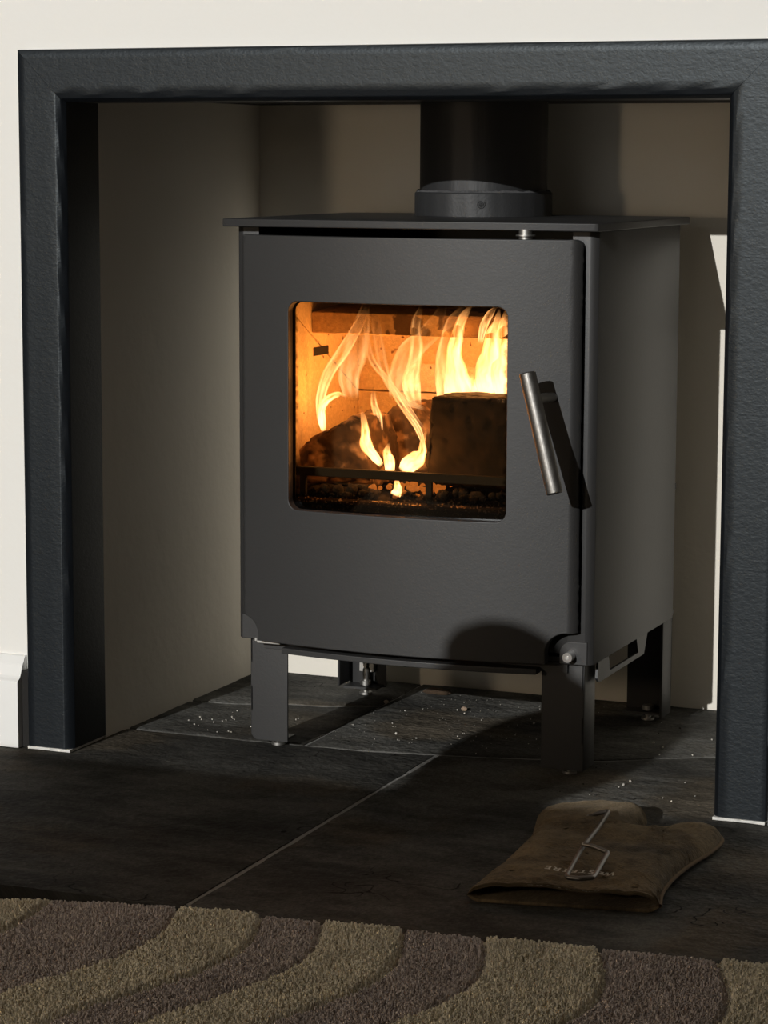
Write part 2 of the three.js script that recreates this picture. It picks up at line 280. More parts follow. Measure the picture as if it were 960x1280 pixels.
// ------------------------------------------------------------------ wood stove
const SX0 = 0.2306, SX1 = 0.6806, SXC = (SX0 + SX1) / 2, SZF = -0.11, SZB = -0.4745, SY0 = 0.1354, SY1 = 0.6315;
const DX0 = 0.2435, DX1 = 0.6660, DXC = (DX0 + DX1) / 2, BOW = 0.028;
const bow = (x) => BOW * (1 - Math.pow((x - DXC) / ((DX1 - DX0) / 2), 2));
const stove = thing('wood_stove', 'dark grey steel log burning stove with a lit glass door', 'stove', [SXC, 0, -0.29]);
{
  // casing: a U of sheet steel, open to the front, with front strips and a bottom
  const s = new THREE.Shape(), rb = 0.032, rf = 0.010, tk = 0.005, zf = -SZF, zb = -SZB;   // (x, -z)
  s.moveTo(SX0 + rf, zf); s.absarc(SX0 + rf, zf + rf, rf, -Math.PI / 2, -Math.PI, true);
  s.lineTo(SX0, zb - rb); s.absarc(SX0 + rb, zb - rb, rb, Math.PI, Math.PI / 2, true);
  s.lineTo(SX1 - rb, zb); s.absarc(SX1 - rb, zb - rb, rb, Math.PI / 2, 0, true);
  s.lineTo(SX1, zf + rf); s.absarc(SX1 - rf, zf + rf, rf, 0, -Math.PI / 2, true);
  s.lineTo(SX1 - 0.03, zf); s.lineTo(SX1 - 0.03, zf + tk); s.lineTo(SX1 - tk, zf + tk + 0.004); s.lineTo(SX1 - tk, zb - rb); s.absarc(SX1 - rb, zb - rb, rb - tk, 0, Math.PI / 2, false);
  s.lineTo(SX0 + rb, zb - tk); s.absarc(SX0 + rb, zb - rb, rb - tk, Math.PI / 2, Math.PI, false); s.lineTo(SX0 + tk, zf + tk + 0.004); s.lineTo(SX0 + 0.03, zf + tk); s.lineTo(SX0 + 0.03, zf);
  part('casing', toCreasedNormals(extrudeY(s, SY0, SY1, 0.0008), 0.6), M.stove, stove);
  // inner front plate with the fire opening
  const f = roundRect(new THREE.Shape(), SX0 + 0.029, SX1 - 0.029, SY0 + 0.012, SY1 - 0.012, 0.004);
  f.holes.push(roundRect(new THREE.Path(), 0.290, 0.607, 0.286, 0.562, 0.012));
  part('front_plate', boxUV(extrudeZ(f, SZF - 0.006, SZF - 0.001)), M.stoveInside, stove);
  part('bottom_plate', box(SX0 + tk, SX1 - tk, SY0 + 0.001, SY0 + 0.007, SZB + tk, SZF - 0.006), M.stove, stove);
  part('firebox_floor', box(SX0 + tk, SX1 - tk, 0.297, 0.305, SZB + tk, SZF - 0.008), M.stoveInside, stove);
  // top plate
  const tp = roundRect(new THREE.Shape(), 0.2215, 0.6880, 0.088, 0.475, [0.006, 0.006, 0.012, 0.012]);
  part('top_plate', toCreasedNormals(extrudeY(tp, 0.632, 0.6412, 0.0012), 0.6), M.stove, stove);

  // door: outline with scooped lower corners and the window, then bowed
  const y0 = 0.1375, y1 = 0.6225, c = 0.0235, d = new THREE.Shape();
  d.moveTo(DX0 + c, y0); d.lineTo(DX1 - c - 0.012, y0);
  d.lineTo(DX1 - c - 0.012, y0 + 0.006); d.absarc(DX1 - 0.012, y0 + 0.013, c, Math.PI, Math.PI / 2, true); d.lineTo(DX1, y0 + 0.013 + c);
  d.lineTo(DX1, y1 - 0.010); d.absarc(DX1 - 0.010, y1 - 0.010, 0.010, 0, Math.PI / 2, false);
  d.lineTo(DX0 + 0.004, y1); d.absarc(DX0 + 0.004, y1 - 0.004, 0.004, Math.PI / 2, Math.PI, false);
  d.lineTo(DX0, y0 + c + 0.006); d.absarc(DX0, y0 + 0.006, c, Math.PI / 2, 0, true); d.lineTo(DX0 + c, y0);
  const wx0 = 0.3115, wx1 = 0.5845, wy0 = 0.3005, wy1 = 0.5462;
  d.holes.push(roundRect(new THREE.Path(), wx0, wx1, wy0, wy1, 0.0125));
  const bend = (g, z) => {
    const p = g.attributes.position, n = g.attributes.normal, v = V3();
    for (let i = 0; i < p.count; i++) {
      const x = clamp(p.getX(i), DX0, DX1), slope = -2 * BOW * (x - DXC) / Math.pow((DX1 - DX0) / 2, 2);
      v.set(n.getX(i) - slope * n.getZ(i), n.getY(i), n.getZ(i)).normalize(); n.setXYZ(i, v.x, v.y, v.z);
      p.setZ(i, p.getZ(i) + z + bow(x));
    }
    return g;
  };
  let dg = tessellate(extrudeZ(d, -0.014, 0, 0.0012, 12), 0.0075, 12);
  { const p = dg.attributes.position, n = dg.attributes.normal;                   // rolled upright edges: wide on the right, tight on the left
    for (let i = 0; i < p.count; i++) for (const [R, t] of [[0.0115, (p.getX(i) - (DX1 - 0.0115)) / 0.0115], [0.004, ((DX0 + 0.004) - p.getX(i)) / 0.004]]) if (t > 0) {
      const q = Math.min(t, 0.985), drop = R * (1 - Math.sqrt(1 - q * q)), front = n.getZ(i) > 0.6;
      if (p.getZ(i) > -0.004) p.setZ(i, p.getZ(i) - drop);
      if (front) n.setXYZ(i, (R > 0.006 ? 1 : -1) * q, 0, Math.sqrt(1 - q * q));
    } }
  dg = bend(dg, -0.096);
  const door = part('door', boxUV(dg), M.stove, stove);
  // window glass, tinted by a smoke film with speckled soot along its lower edge
  const gs = roundRect(new THREE.Shape(), wx0 - 0.007, wx1 + 0.007, wy0 - 0.007, wy1 + 0.007, 0.012);
  const glassTex = tex(512, 512, (u, v) => {
    const n = fbmTile(u, v, 40, 40, 91, 3), sp = tileNoise(u, v, 150, 150, 95), low = smoothstep(0.125 + 0.045 * (fbmTile(u, v, 9, 9, 97, 4) - 0.5) * 2 - v, -0.02, 0.03);
    const edge = Math.max(smoothstep(0.055 + 0.03 * (n - 0.5) - Math.min(u, 1 - u), 0, 0.02), 0);
    const soot = clamp(Math.max(low * (sp > 0.80 - 0.12 * n ? 0.25 : 0.93), edge * 0.7), 0, 1), mottled = 0.95 + 0.08 * (n - 0.5);
    return [0.72 * mottled * (1 - soot), 0.585 * mottled * (1 - soot), 0.41 * mottled * (1 - soot)];
  });
  glassTex.wrapS = glassTex.wrapT = THREE.ClampToEdgeWrapping;
  let gg = tessellate(new THREE.ShapeGeometry(gs, 8), 0.03, 9);
  { const p = gg.attributes.position, uv = new Float32Array(p.count * 2); for (let i = 0; i < p.count; i++) { uv[i * 2] = (p.getX(i) - wx0 + 0.007) / (wx1 - wx0 + 0.014); uv[i * 2 + 1] = (p.getY(i) - wy0 + 0.007) / (wy1 - wy0 + 0.014); } gg.setAttribute('uv', new THREE.BufferAttribute(uv, 2)); }
  const glass = part('window_glass', mergeVertices(bend(gg, -0.1085)), phys({ map: glassTex, color: rgb(1, 1, 1), roughness: 0.02, transmission: 1, thickness: 0, ior: 1.45 }), stove, door);
  glass.userData.label = 'smoke-stained door glass';
  const ring = roundRect(new THREE.Shape(), wx0 - 0.011, wx1 + 0.011, wy0 - 0.011, wy1 + 0.011, 0.014); ring.holes.push(roundRect(new THREE.Path(), wx0 + 0.0016, wx1 - 0.0032, wy0 + 0.0022, wy1 - 0.0012, 0.011));
  part('window_gasket', boxUV(bend(tessellate(extrudeZ(ring, 0, 0.002, 0, 8), 0.03, 8), -0.1145)), M.gasket, stove, door);
  // handle: brushed steel bar standing off the door on a stem, near the right edge
  const hA = V3(0.6234, 0.4768, -0.036), hB = V3(0.6622, 0.3448, -0.022), hd = hB.clone().sub(hA);
  { const L = hd.length(), R = 0.0094, pr = [V2(0, 0), V2(R - 0.0012, 0), V2(R, 0.0012), V2(R, L - 0.0012), V2(R - 0.0012, L), V2(0, L)];
    const g = toCreasedNormals(new THREE.LatheGeometry(pr, 40), 0.5), uv = g.attributes.uv; for (let i = 0; i < uv.count; i++) uv.setXY(i, uv.getX(i) * 0.06, uv.getY(i) * L * 3);
    g.applyQuaternion(new THREE.Quaternion().setFromUnitVectors(V3(0, 1, 0), hd.clone().normalize())); g.translate(hA.x, hA.y, hA.z);
    part('handle', g, M.steel, stove, door).userData.label = 'tilted brushed steel bar handle'; }
  { const p = hA.clone().addScaledVector(hd, 0.22); part('handle_stem', rod([p.x + 0.001, p.y, p.z - 0.006], [p.x + 0.004, p.y - 0.002, -0.090], 0.0055), M.bolt, stove, door); }
  part('hinge_pin', [rod([0.600, 0.6225, -0.093], [0.600, 0.6335, -0.093], 0.0075), rod([0.600, 0.626, -0.093], [0.600, 0.6275, -0.093], 0.011)], M.bolt, stove, door);

  // lugs of the casing inside the door's scooped corners, with the lower hinge pin
  const lug = new THREE.Shape(); const lx = DX1 - 0.026;
  lug.moveTo(SX1 - 0.006, SY0); lug.lineTo(lx + 0.001, SY0); lug.lineTo(lx + 0.001, SY0 + 0.010); lug.absarc(lx + 0.016, SY0 + 0.012, 0.015, Math.PI, Math.PI / 2, true); lug.lineTo(SX1 - 0.006, SY0 + 0.027); lug.lineTo(SX1 - 0.006, SY0);
  part('hinge_lug', boxUV(extrudeZ(lug, SZF - 0.004, SZF + 0.001, 0.001)), M.stove, stove);
  const lugL = new THREE.Shape(); lugL.moveTo(SX0 + 0.006, SY0); lugL.lineTo(DX0 + 0.0195, SY0); lugL.lineTo(DX0 + 0.0195, SY0 + 0.012); lugL.absarc(DX0 + 0.001, SY0 + 0.011, 0.0185, 0, Math.PI / 2, false); lugL.lineTo(SX0 + 0.006, SY0 + 0.0295); lugL.lineTo(SX0 + 0.006, SY0);
  part('hinge_lug', boxUV(extrudeZ(lugL, SZF - 0.004, SZF + 0.001, 0.001)), M.stove, stove);
  { const pin = part('hinge_bolt', rod([0.6555, 0.1462, SZF - 0.002], [0.6555, 0.1462, SZF + 0.016], 0.0058, 28), M.bright, stove); pin.userData.label = 'bright round steel pin end';
    mesh('bolt_dimple', shift(rod([0.6555, 0.1462, SZF + 0.0155], [0.6555, 0.1462, SZF + 0.0164], 0.0022, 16), stove), M.bolt, pin); }
  part('latch_pin', [rod([0.2655, 0.1385, -0.1005], [0.2655, 0.159, -0.1005], 0.0022, 12), rod([0.259, 0.1352, -0.103], [0.259, 0.1388, -0.103], 0.0042, 14), box(0.261, 0.292, 0.1325, 0.1362, -0.112, -0.098, 0.001)], M.bolt, stove);

  // bowed lip under the door
  const b = new THREE.Shape(); b.moveTo(0.2925, 0.118); for (let k = 0; k <= 30; k++) { const x = lerp(0.2925, 0.6155, k / 30); b.lineTo(x, 0.112 - 0.026 * (1 - Math.pow((x - DXC) / 0.2075, 2))); } b.lineTo(0.6155, 0.118);
  part('front_lip', toCreasedNormals(extrudeY(b, 0.1215, 0.1285, 0.001), 0.6), M.stove, stove);
  part('under_tray', box(0.262, 0.649, 0.1235, 0.1354, -0.40, -0.116), M.stove, stove);

  // side brackets under the casing: a rail hung on two tabs
  for (const x of [SX1 - 0.0075, SX0 + 0.0045]) {
    const k = new THREE.Shape(); k.moveTo(0.150, 0.1360); k.lineTo(0.146, 0.114); k.quadraticCurveTo(0.150, 0.108, 0.158, 0.108); k.lineTo(0.336, 0.1085); k.lineTo(0.352, 0.1360);
    const h = new THREE.Path(); h.moveTo(0.188, 0.1345); h.lineTo(0.196, 0.1145); h.lineTo(0.312, 0.1145); h.lineTo(0.302, 0.1345); k.holes.push(h);
    const g = new THREE.ExtrudeGeometry(k, { depth: 0.003, bevelEnabled: false }); g.rotateY(Math.PI / 2); g.translate(x, 0, 0);
    part('side_bracket', boxUV(g), M.stove, stove);
  }

  // legs: folded plates with one side flange and a screw foot
  function leg(x0, x1, zp, outer, dir, screw = 0.035) {                                // plate at zp, flange on the outer side running dir * 0.042
    const y = 0.0078, top = 0.1354, sh = roundRect(new THREE.Shape(), x0, x1, y, top, outer < 0 ? [0.010, 0.001, 0.001, 0.001] : [0.001, 0.004, 0.004, 0.001]);
    const L = part('leg', toCreasedNormals(mergeGeometries([
      boxUV(extrudeZ(sh, Math.min(zp, zp + dir * 0.003), Math.max(zp, zp + dir * 0.003), 0.0007)),
      outer < 0 ? box(x0, x0 + 0.003, y + 0.006, top, Math.min(zp, zp + dir * 0.042), Math.max(zp, zp + dir * 0.042), 0.0008) : box(x1 - 0.003, x1, y, top, Math.min(zp, zp + dir * 0.042), Math.max(zp, zp + dir * 0.042), 0.0008),
      box(x0 + 0.003, x1 - 0.003, y + 0.001, y + 0.004, Math.min(zp + dir * 0.0028, zp + dir * 0.03), Math.max(zp + dir * 0.0028, zp + dir * 0.03)),
    ]), 0.5), M.stove, stove);
    const fx = (x0 + x1) / 2 + 0.004, fz = zp + dir * 0.018;
    mesh('foot', shift(mergeGeometries([rod([fx, 0.0005, fz], [fx, 0.0035, fz], 0.0085, 16), rod([fx, 0.003, fz], [fx, screw, fz], 0.004, 12), rod([fx, 0.0135, fz], [fx, 0.019, fz], 0.0075, 6)]), stove), M.bolt, L);
  }
  leg(0.2430, 0.2920, -0.120, -1, -1); leg(0.6163, 0.6683, -0.120, 1, -1);
  leg(0.2262, 0.2800, -0.468, -1, 1); leg(0.6165, 0.6745, -0.468, 1, 1, 0.012);
  part('leg_bracket', [box(0.246, 0.256, 0.030, 0.044, -0.466, -0.455), box(0.260, 0.266, 0.030, 0.060, -0.466, -0.455)], M.bolt, stove);

  // firebox lining: vermiculite boards
  const FX0 = 0.268, FX1 = 0.645, FZ = -0.395, FY = 0.305, FT = 0.575, g2 = 0.0009;
  part('fire_board', box(FX0, FX1, FY, 0.4145 - g2, FZ - 0.02, FZ, 0.0012), M.vermiculite, stove).userData.label = 'lower back fire board';
  part('fire_board', box(FX0, FX1, 0.4145 + g2, FT, FZ - 0.02, FZ, 0.0012), M.vermiculite, stove).userData.label = 'upper back fire board';
  const side = (pts, x0) => { const s2 = new THREE.Shape(pts.map(([z, y]) => V2(-z, y))); const g = new THREE.ExtrudeGeometry(s2, { depth: 0.02 - 0.0016, bevelEnabled: true, bevelSize: 0.0008, bevelThickness: 0.0008, bevelOffset: -0.0008, bevelSegments: 1 }); g.translate(0, 0, 0.0008); g.rotateY(Math.PI / 2); g.translate(x0, 0, 0); return boxUV(g); };
  const slope = (z) => 0.4145 + (z + 0.395) / 0.147 * 0.0805, sl = [[FZ, slope(FZ)], [-0.124, slope(-0.124)]];
  part('fire_board', side([[FZ, FY], [-0.124, FY], [-0.124, sl[1][1] - g2], [FZ, sl[0][1] - g2]], FX0 - 0.02), M.vermiculite, stove);
  part('fire_board', side([[FZ, sl[0][1] + g2], [-0.124, sl[1][1] + g2], [-0.124, FT], [FZ, FT]], FX0 - 0.02), M.vermiculite, stove);
  part('fire_board', side([[FZ, FY], [-0.124, FY], [-0.124, FT], [FZ, FT]], FX1), M.vermiculite, stove);
  part('air_slot', box(FX0 - 0.004, FX0 + 0.0012, 0.4685, 0.479, -0.297, -0.252), M.gasket, stove);
  // baffle board across the top, its sooted front edge towards the glass, and the firebox roof
  { const g = box(FX0, FX1, 0, 0.0265, -0.16, 0, 0.0015); g.rotateX(0.06); g.translate(0, 0.4975, -0.248); part('baffle_board', boxUV(g), M.sootBoard, stove).userData.label = 'throat board with patches of soot'; }
  part('firebox_roof', box(SX0 + 0.006, SX1 - 0.006, FT, FT + 0.006, SZB + 0.006, SZF - 0.007), M.stoveInside, stove);
  // log guard: bar on posts
  part('log_guard', [box(0.285, 0.628, 0.3325, 0.3435, -0.154, -0.147, 0.0015), ...[0.300, 0.463, 0.612].map((x) => box(x - 0.004, x + 0.004, 0.305, 0.334, -0.1535, -0.1475, 0.0012))], M.stoveInside, stove);
  // ribbed steel sill behind the glass
  { const g = box(0.296, 0.602, 0, 0.003, 0, 0.028); g.rotateX(0.35); g.translate(0, 0.3045, -0.148); part('glass_sill', boxUV(g), std({ color: rgb(0.35, 0.28, 0.2), metalness: 1, roughness: 0.42, bumpMap: rep(fineBump, 7), bumpScale: 0.003 }), stove); }
}

// flue pipe
{
  const px = 0.4405, pz = -0.391, t = thing('flue_pipe', 'black flue pipe rising from the back of the stove top', 'flue pipe', [px, 0.6412, pz]);
  const lathe = (pts, name, m) => { const g = toCreasedNormals(new THREE.LatheGeometry(pts.map(([r, y]) => V2(r, y - 0.6412)), 72), 0.5); const uv = g.attributes.uv; for (let i = 0; i < uv.count; i++) uv.setXY(i, uv.getX(i) * 0.5, uv.getY(i) * 0.1); return mesh(name, g, m, t); };
  lathe([[0.070, 0.6414], [0.0865, 0.6414], [0.0865, 0.6690], [0.0850, 0.6708], [0.0815, 0.6708], [0.0800, 0.668]], 'collar', M.pipe);
  lathe([[0.0800, 0.6414], [0.0800, 0.7828], [0.0780, 0.7828], [0.0780, 0.6414]], 'pipe', M.pipe);
  const R = rng(9), cg = new THREE.TorusGeometry(0.0822, 0.0022, 8, 140); cg.rotateX(Math.PI / 2); cg.translate(0, 0.0298, 0);
  const p = cg.attributes.position; for (let i = 0; i < p.count; i++) { const a = Math.atan2(p.getZ(i), p.getX(i)), k = 1 + 0.022 * (fbm3(Math.cos(a) * 9, Math.sin(a) * 9, 2, 3) - 0.5), dy = 0.004 * (fbm3(Math.cos(a) * 7, Math.sin(a) * 7, 7, 3) - 0.45); p.setXYZ(i, p.getX(i) * k, p.getY(i) + dy, p.getZ(i) * k); }
  cg.computeVertexNormals(); mesh('seal_bead', cg, M.cement, t).userData.label = 'rough grey fire cement bead';
  const a = 1.26, dx = Math.cos(a), dz = Math.sin(a), sp = []; for (let k = 0; k <= 40; k++) { const q = k / 40 * 4.2 * Math.PI, r = 0.001 + 0.0042 * k / 40; sp.push(V3(r * Math.cos(q), r * Math.sin(q), 0)); }
  const sg = mergeGeometries([new THREE.TubeGeometry(new THREE.CatmullRomCurve3(sp), 60, 0.0007, 6).toNonIndexed(), new THREE.SphereGeometry(0.0022, 14, 10).scale(1, 1, 0.6).toNonIndexed()]);
  sg.rotateY(Math.PI / 2 - a); sg.translate(dx * 0.0866, 0.0155, dz * 0.0866);
  mesh('collar_screw', sg, M.pipe, t);
}

// ------------------------------------------------------------------ logs, ash and flames in the firebox
function chunk(pts, z0, z1, seed, amp, streak) {
  const s = new THREE.Shape(pts.map(([x, y]) => V2(x, y)));
  let g = extrudeZ(s, z0, z1, 0.006);
  g = mergeVertices(tessellate(g, 0.0055, 9), 1e-5); g.deleteAttribute('normal'); g.deleteAttribute('uv'); g = mergeVertices(g, 1e-5); g.computeVertexNormals();
  const p = g.attributes.position, n = g.attributes.normal, col = new Float32Array(p.count * 3);
  for (let i = 0; i < p.count; i++) {
    const x = p.getX(i), y = p.getY(i), z = p.getZ(i);
    const big = fbm3(x * 28, y * 28, z * 28 + seed, 3) - 0.5, fine = streak ? fbm3(x * 22, y * 190, z * 22 + seed, 3) - 0.5 : fbm3(x * 130, y * 130, z * 130 + seed, 3) - 0.5;
    const cell = Math.abs(fbm3(x * 75, y * 75, z * 75 + seed, 2) - 0.5), crack = smoothstep(0.05 - cell, 0, 0.05);
    const d = amp * (big * 1.6 + fine * 0.55) - 0.0028 * crack;
    p.setXYZ(i, x + n.getX(i) * d, y + n.getY(i) * d, z + n.getZ(i) * d);
    const ash = smoothstep(fbm3(x * 50, y * 90, z * 50 + seed + 9, 4), 0.52, 0.68), k = 0.6 + 0.8 * fbm3(x * 160, y * 160, z * 160, 2);
    col[i * 3] = lerp(streak ? 0.007 : 0.07, streak ? 0.016 : 0.34, ash) * k; col[i * 3 + 1] = lerp(streak ? 0.0038 : 0.042, streak ? 0.009 : 0.21, ash) * k; col[i * 3 + 2] = lerp(streak ? 0.002 : 0.026, streak ? 0.005 : 0.125, ash) * k;
  }
  g.setAttribute('color', new THREE.BufferAttribute(col, 3)); g.computeVertexNormals();
  return g;
}
const logMat = std({ color: rgb(1, 1, 1), vertexColors: true, roughness: 0.95 });
const log = (name, label, pts, z0, z1, seed, amp, streak) => { const o = mesh(name, chunk(pts, z0, z1, seed, amp, streak), logMat, scene); Object.assign(o.userData, { label, category: 'log' }); };
log('firewood_log', 'square-cut dark charred log at the right of the stove fire', [[0.4365, 0.322], [0.4450, 0.4285], [0.54, 0.4300], [0.640, 0.4275], [0.640, 0.316]], -0.290, -0.200, 3, 0.004, true);
log('firewood_log', 'rough pointed charred log at the left of the stove fire', [[0.279, 0.318], [0.276, 0.358], [0.292, 0.3745], [0.345, 0.4035], [0.362, 0.398], [0.372, 0.360], [0.376, 0.318]], -0.285, -0.190, 11, 0.006, false);
log('firewood_log', 'crumbling ashy log between the two charred logs', [[0.342, 0.320], [0.341, 0.384], [0.356, 0.405], [0.388, 0.409], [0.410, 0.389], [0.419, 0.345], [0.416, 0.320]], -0.372, -0.297, 23, 0.006, false);
{
  const R = rng(77), g = new THREE.IcosahedronGeometry(1, 1), q = new THREE.Quaternion(), m = new THREE.Matrix4();
  const p = g.attributes.position; for (let i = 0; i < p.count; i++) { const k = 0.75 + 0.5 * fbm3(p.getX(i) * 2, p.getY(i) * 2, p.getZ(i) * 2, 2); p.setXYZ(i, p.getX(i) * k, p.getY(i) * k, p.getZ(i) * k); } g.computeVertexNormals();
  const pile = (name, label, category, n, mat, place) => { const o = new THREE.InstancedMesh(g, mat, n); o.name = name; for (let i = 0; i < n; i++) { const [x, y, z, s] = place(); q.setFromEuler(new THREE.Euler(R() * 6, R() * 6, R() * 6)); o.setMatrixAt(i, m.compose(V3(x, y, z), q, V3(s * (0.7 + 0.6 * R()), s * 0.7, s * (0.7 + 0.6 * R())))); } Object.assign(o.userData, { label, category, kind: 'stuff' }); o.castShadow = o.receiveShadow = true; scene.add(o); };
  pile('ash_bed', 'dark ash and charcoal bits on the stove floor under the logs', 'ash', 420, std({ color: rgb(0.014, 0.011, 0.009), roughness: 1 }), () => [lerp(0.285, 0.63, R()), 0.306 + 0.010 * R(), lerp(-0.38, -0.158, R()), 0.003 + 0.006 * R()]);
  pile('ember_bed', 'glowing orange embers on the stove floor between the logs', 'embers', 60, std({ color: rgb(0.03, 0.02, 0.015), emissive: rgb(1, 0.3, 0.05), emissiveIntensity: 0.55, roughness: 1 }), () => [lerp(0.375, 0.455, R()), 0.310 + 0.012 * R(), lerp(-0.26, -0.165, R()), 0.002 + 0.0035 * R()]);
}
{
  // flames: closed, lens-shaped tongues of glowing gas swept along rising curves
  const fire = thing('fire', 'tall yellow and orange flames burning behind the stove glass', 'fire', [0.42, 0.305, -0.25]);
  const flameAlpha = [0, 1].map((soft) => tex(256, 512, (u, v) => {
    const w = (u * 2) % 1, e = Math.sin(Math.PI * w), warp = 0.18 * (fbmTile(w / 2, v, 2, 6, 101 + soft * 9, 3) - 0.5), st = fbmTile(((w + warp) / 2 + 1) % 1, v, 10, 3, 111 + soft * 7, 4);
    const rim = Math.exp(-Math.pow((w - 0.16) / 0.09, 2)) + Math.exp(-Math.pow((w - 0.84) / 0.10, 2)), body = soft ? 0.10 + 0.62 * rim + 1.1 * Math.max(0, st - 0.48) : 0.72 + 0.28 * rim + 0.5 * (st - 0.5);
    return clamp(body * smoothstep(e, 0.03, soft ? 0.6 : 0.72), 0, 1) * smoothstep(v, 0, 0.10) * (1 - smoothstep(v, soft ? 0.5 : 0.5, 1)) ;
  }));
  const flameColor = tex(128, 256, (u, v) => { const w = (u * 2) % 1, e = Math.abs(w - 0.5) * 2, warp = 0.25 * (fbmTile(w / 2, v, 2, 5, 141, 3) - 0.5), st = fbmTile(((w + warp) / 2 + 1) % 1, v, 8, 3, 143, 4), k = clamp(v * 0.55 + e * e * 0.45 + 1.7 * (st - 0.5) - 0.05, 0, 1), b = lerp(1, 0.30, k); return [b, b * lerp(0.64, 0.36, k), b * lerp(0.34, 0.05, k)]; });
  const mk = (soft, e, op) => std({ color: rgb(0, 0, 0), roughness: 1, emissive: rgb(1, 1, 1), emissiveMap: flameColor, emissiveIntensity: e, transparent: true, opacity: op, alphaMap: flameAlpha[soft], depthWrite: false });
  const F = { hot: mk(0, 7, 0.95), mid: mk(1, 4.6, 0.75), thin: mk(1, 3.4, 0.5) };
  function tongue(pts, widths, m, twist = 0, depth = 0.4) {
    const c = new THREE.CatmullRomCurve3(pts.map((p) => V3(...p))), n = 48, k = 24, P = [], uv = [], ix = [];
    for (let i = 0; i <= n; i++) {
      const t = i / n, p = c.getPoint(t), tan = c.getTangent(t), side = V3(Math.cos(twist * t), 0, Math.sin(twist * t)).addScaledVector(tan, -tan.dot(V3(Math.cos(twist * t), 0, Math.sin(twist * t)))).normalize(), nor = side.clone().cross(tan).normalize();
      const f = t * (widths.length - 1), a = Math.min(Math.floor(f), widths.length - 2), w = lerp(widths[a], widths[a + 1], fade(f - a)) / 2;
      for (let j = 0; j <= k; j++) { const q = j / k * 2 * Math.PI, q2 = p.clone().addScaledVector(side, -Math.cos(q) * w).addScaledVector(nor, Math.sin(q) * w * depth); P.push(q2.x, q2.y, q2.z); uv.push(j / k, t); }
    }
    for (let i = 0; i < n; i++) for (let j = 0; j < k; j++) { const a = i * (k + 1) + j; ix.push(a, a + 1, a + k + 1, a + 1, a + k + 2, a + k + 1); }
    const g = new THREE.BufferGeometry(); g.setAttribute('position', new THREE.Float32BufferAttribute(P, 3)); g.setAttribute('uv', new THREE.Float32BufferAttribute(uv, 2)); g.setIndex(ix); g.computeVertexNormals();
    const o = part('flame', g, m, fire); o.castShadow = false;
  }
  tongue([[0.49,0.413,-0.3],[0.487,0.439,-0.29],[0.489,0.457,-0.28],[0.5,0.48,-0.26],[0.507,0.501,-0.245],[0.516,0.519,-0.235],[0.523,0.537,-0.225]], [0.0259, 0.036, 0.033, 0.024, 0.019, 0.010, 0.002], F.hot, 0.3);
  tongue([[0.508,0.415,-0.285],[0.507,0.45,-0.275],[0.513,0.486,-0.26],[0.522,0.511,-0.245],[0.53,0.536,-0.23]], [0.0159, 0.0250, 0.022, 0.016, 0.005], F.hot, -0.3);
  tongue([[0.446,0.412,-0.3],[0.446,0.432,-0.295],[0.448,0.456,-0.28],[0.45,0.478,-0.265],[0.46,0.499,-0.25],[0.469,0.519,-0.24],[0.488,0.54,-0.225]], [0.046, 0.042, 0.028, 0.020, 0.017, 0.013, 0.004], F.hot, 0.4);
  tongue([[0.439,0.412,-0.29],[0.437,0.438,-0.28],[0.436,0.463,-0.27],[0.446,0.489,-0.255],[0.46,0.514,-0.24],[0.481,0.54,-0.225]], [0.0399, 0.0339, 0.0239, 0.0219, 0.0239, 0.01], F.mid, -0.4);
  tongue([[0.463,0.414,-0.3],[0.463,0.427,-0.295],[0.465,0.44,-0.29],[0.466,0.452,-0.285]], [0.0299, 0.0239, 0.012, 0.002], F.hot, 0.2);
  tongue([[0.489,0.49,-0.25],[0.497,0.512,-0.24],[0.508,0.527,-0.23],[0.521,0.539,-0.222]], [0.006, 0.0105, 0.0095, 0.002], F.mid, 0.3);
  tongue([[0.391,0.405,-0.29],[0.388,0.436,-0.28],[0.396,0.462,-0.27],[0.405,0.487,-0.255],[0.41,0.513,-0.24],[0.424,0.538,-0.225]], [0.0159, 0.0259, 0.0180, 0.0190, 0.0150, 0.0050], F.mid, 0.5);
  tongue([[0.394,0.425,-0.27],[0.393,0.441,-0.265],[0.4,0.456,-0.26],[0.411,0.468,-0.255]], [0.012, 0.0219, 0.0159, 0.003], F.mid, 0.1);
  tongue([[0.423,0.382,-0.24],[0.388,0.419,-0.25],[0.368,0.443,-0.25],[0.35,0.467,-0.245],[0.345,0.499,-0.24],[0.353,0.537,-0.225]], [0.0037, 0.0074, 0.0099, 0.0111, 0.0092, 0.0050], F.thin, 0.4);
  tongue([[0.284,0.388,-0.235],[0.284,0.421,-0.24],[0.294,0.449,-0.24],[0.313,0.476,-0.24],[0.332,0.503,-0.235],[0.355,0.537,-0.225]], [0.008, 0.013, 0.0149, 0.0159, 0.0139, 0.006], F.mid, -0.3);
  tongue([[0.412,0.406,-0.27],[0.385,0.417,-0.265],[0.366,0.439,-0.26],[0.357,0.486,-0.25],[0.359,0.534,-0.228]], [0.005, 0.012, 0.0139, 0.0159, 0.01], F.thin, 0.3);
  tongue([[0.304,0.412,-0.29],[0.304,0.443,-0.28],[0.319,0.474,-0.265],[0.334,0.505,-0.25],[0.35,0.538,-0.226]], [0.0199, 0.0299, 0.0339, 0.0259, 0.01], F.thin, 0.3);
  tongue([[0.364,0.414,-0.29],[0.373,0.445,-0.28],[0.392,0.477,-0.265],[0.425,0.503,-0.25],[0.452,0.539,-0.226]], [0.0199, 0.0299, 0.0299, 0.0259, 0.01], F.thin, -0.3);
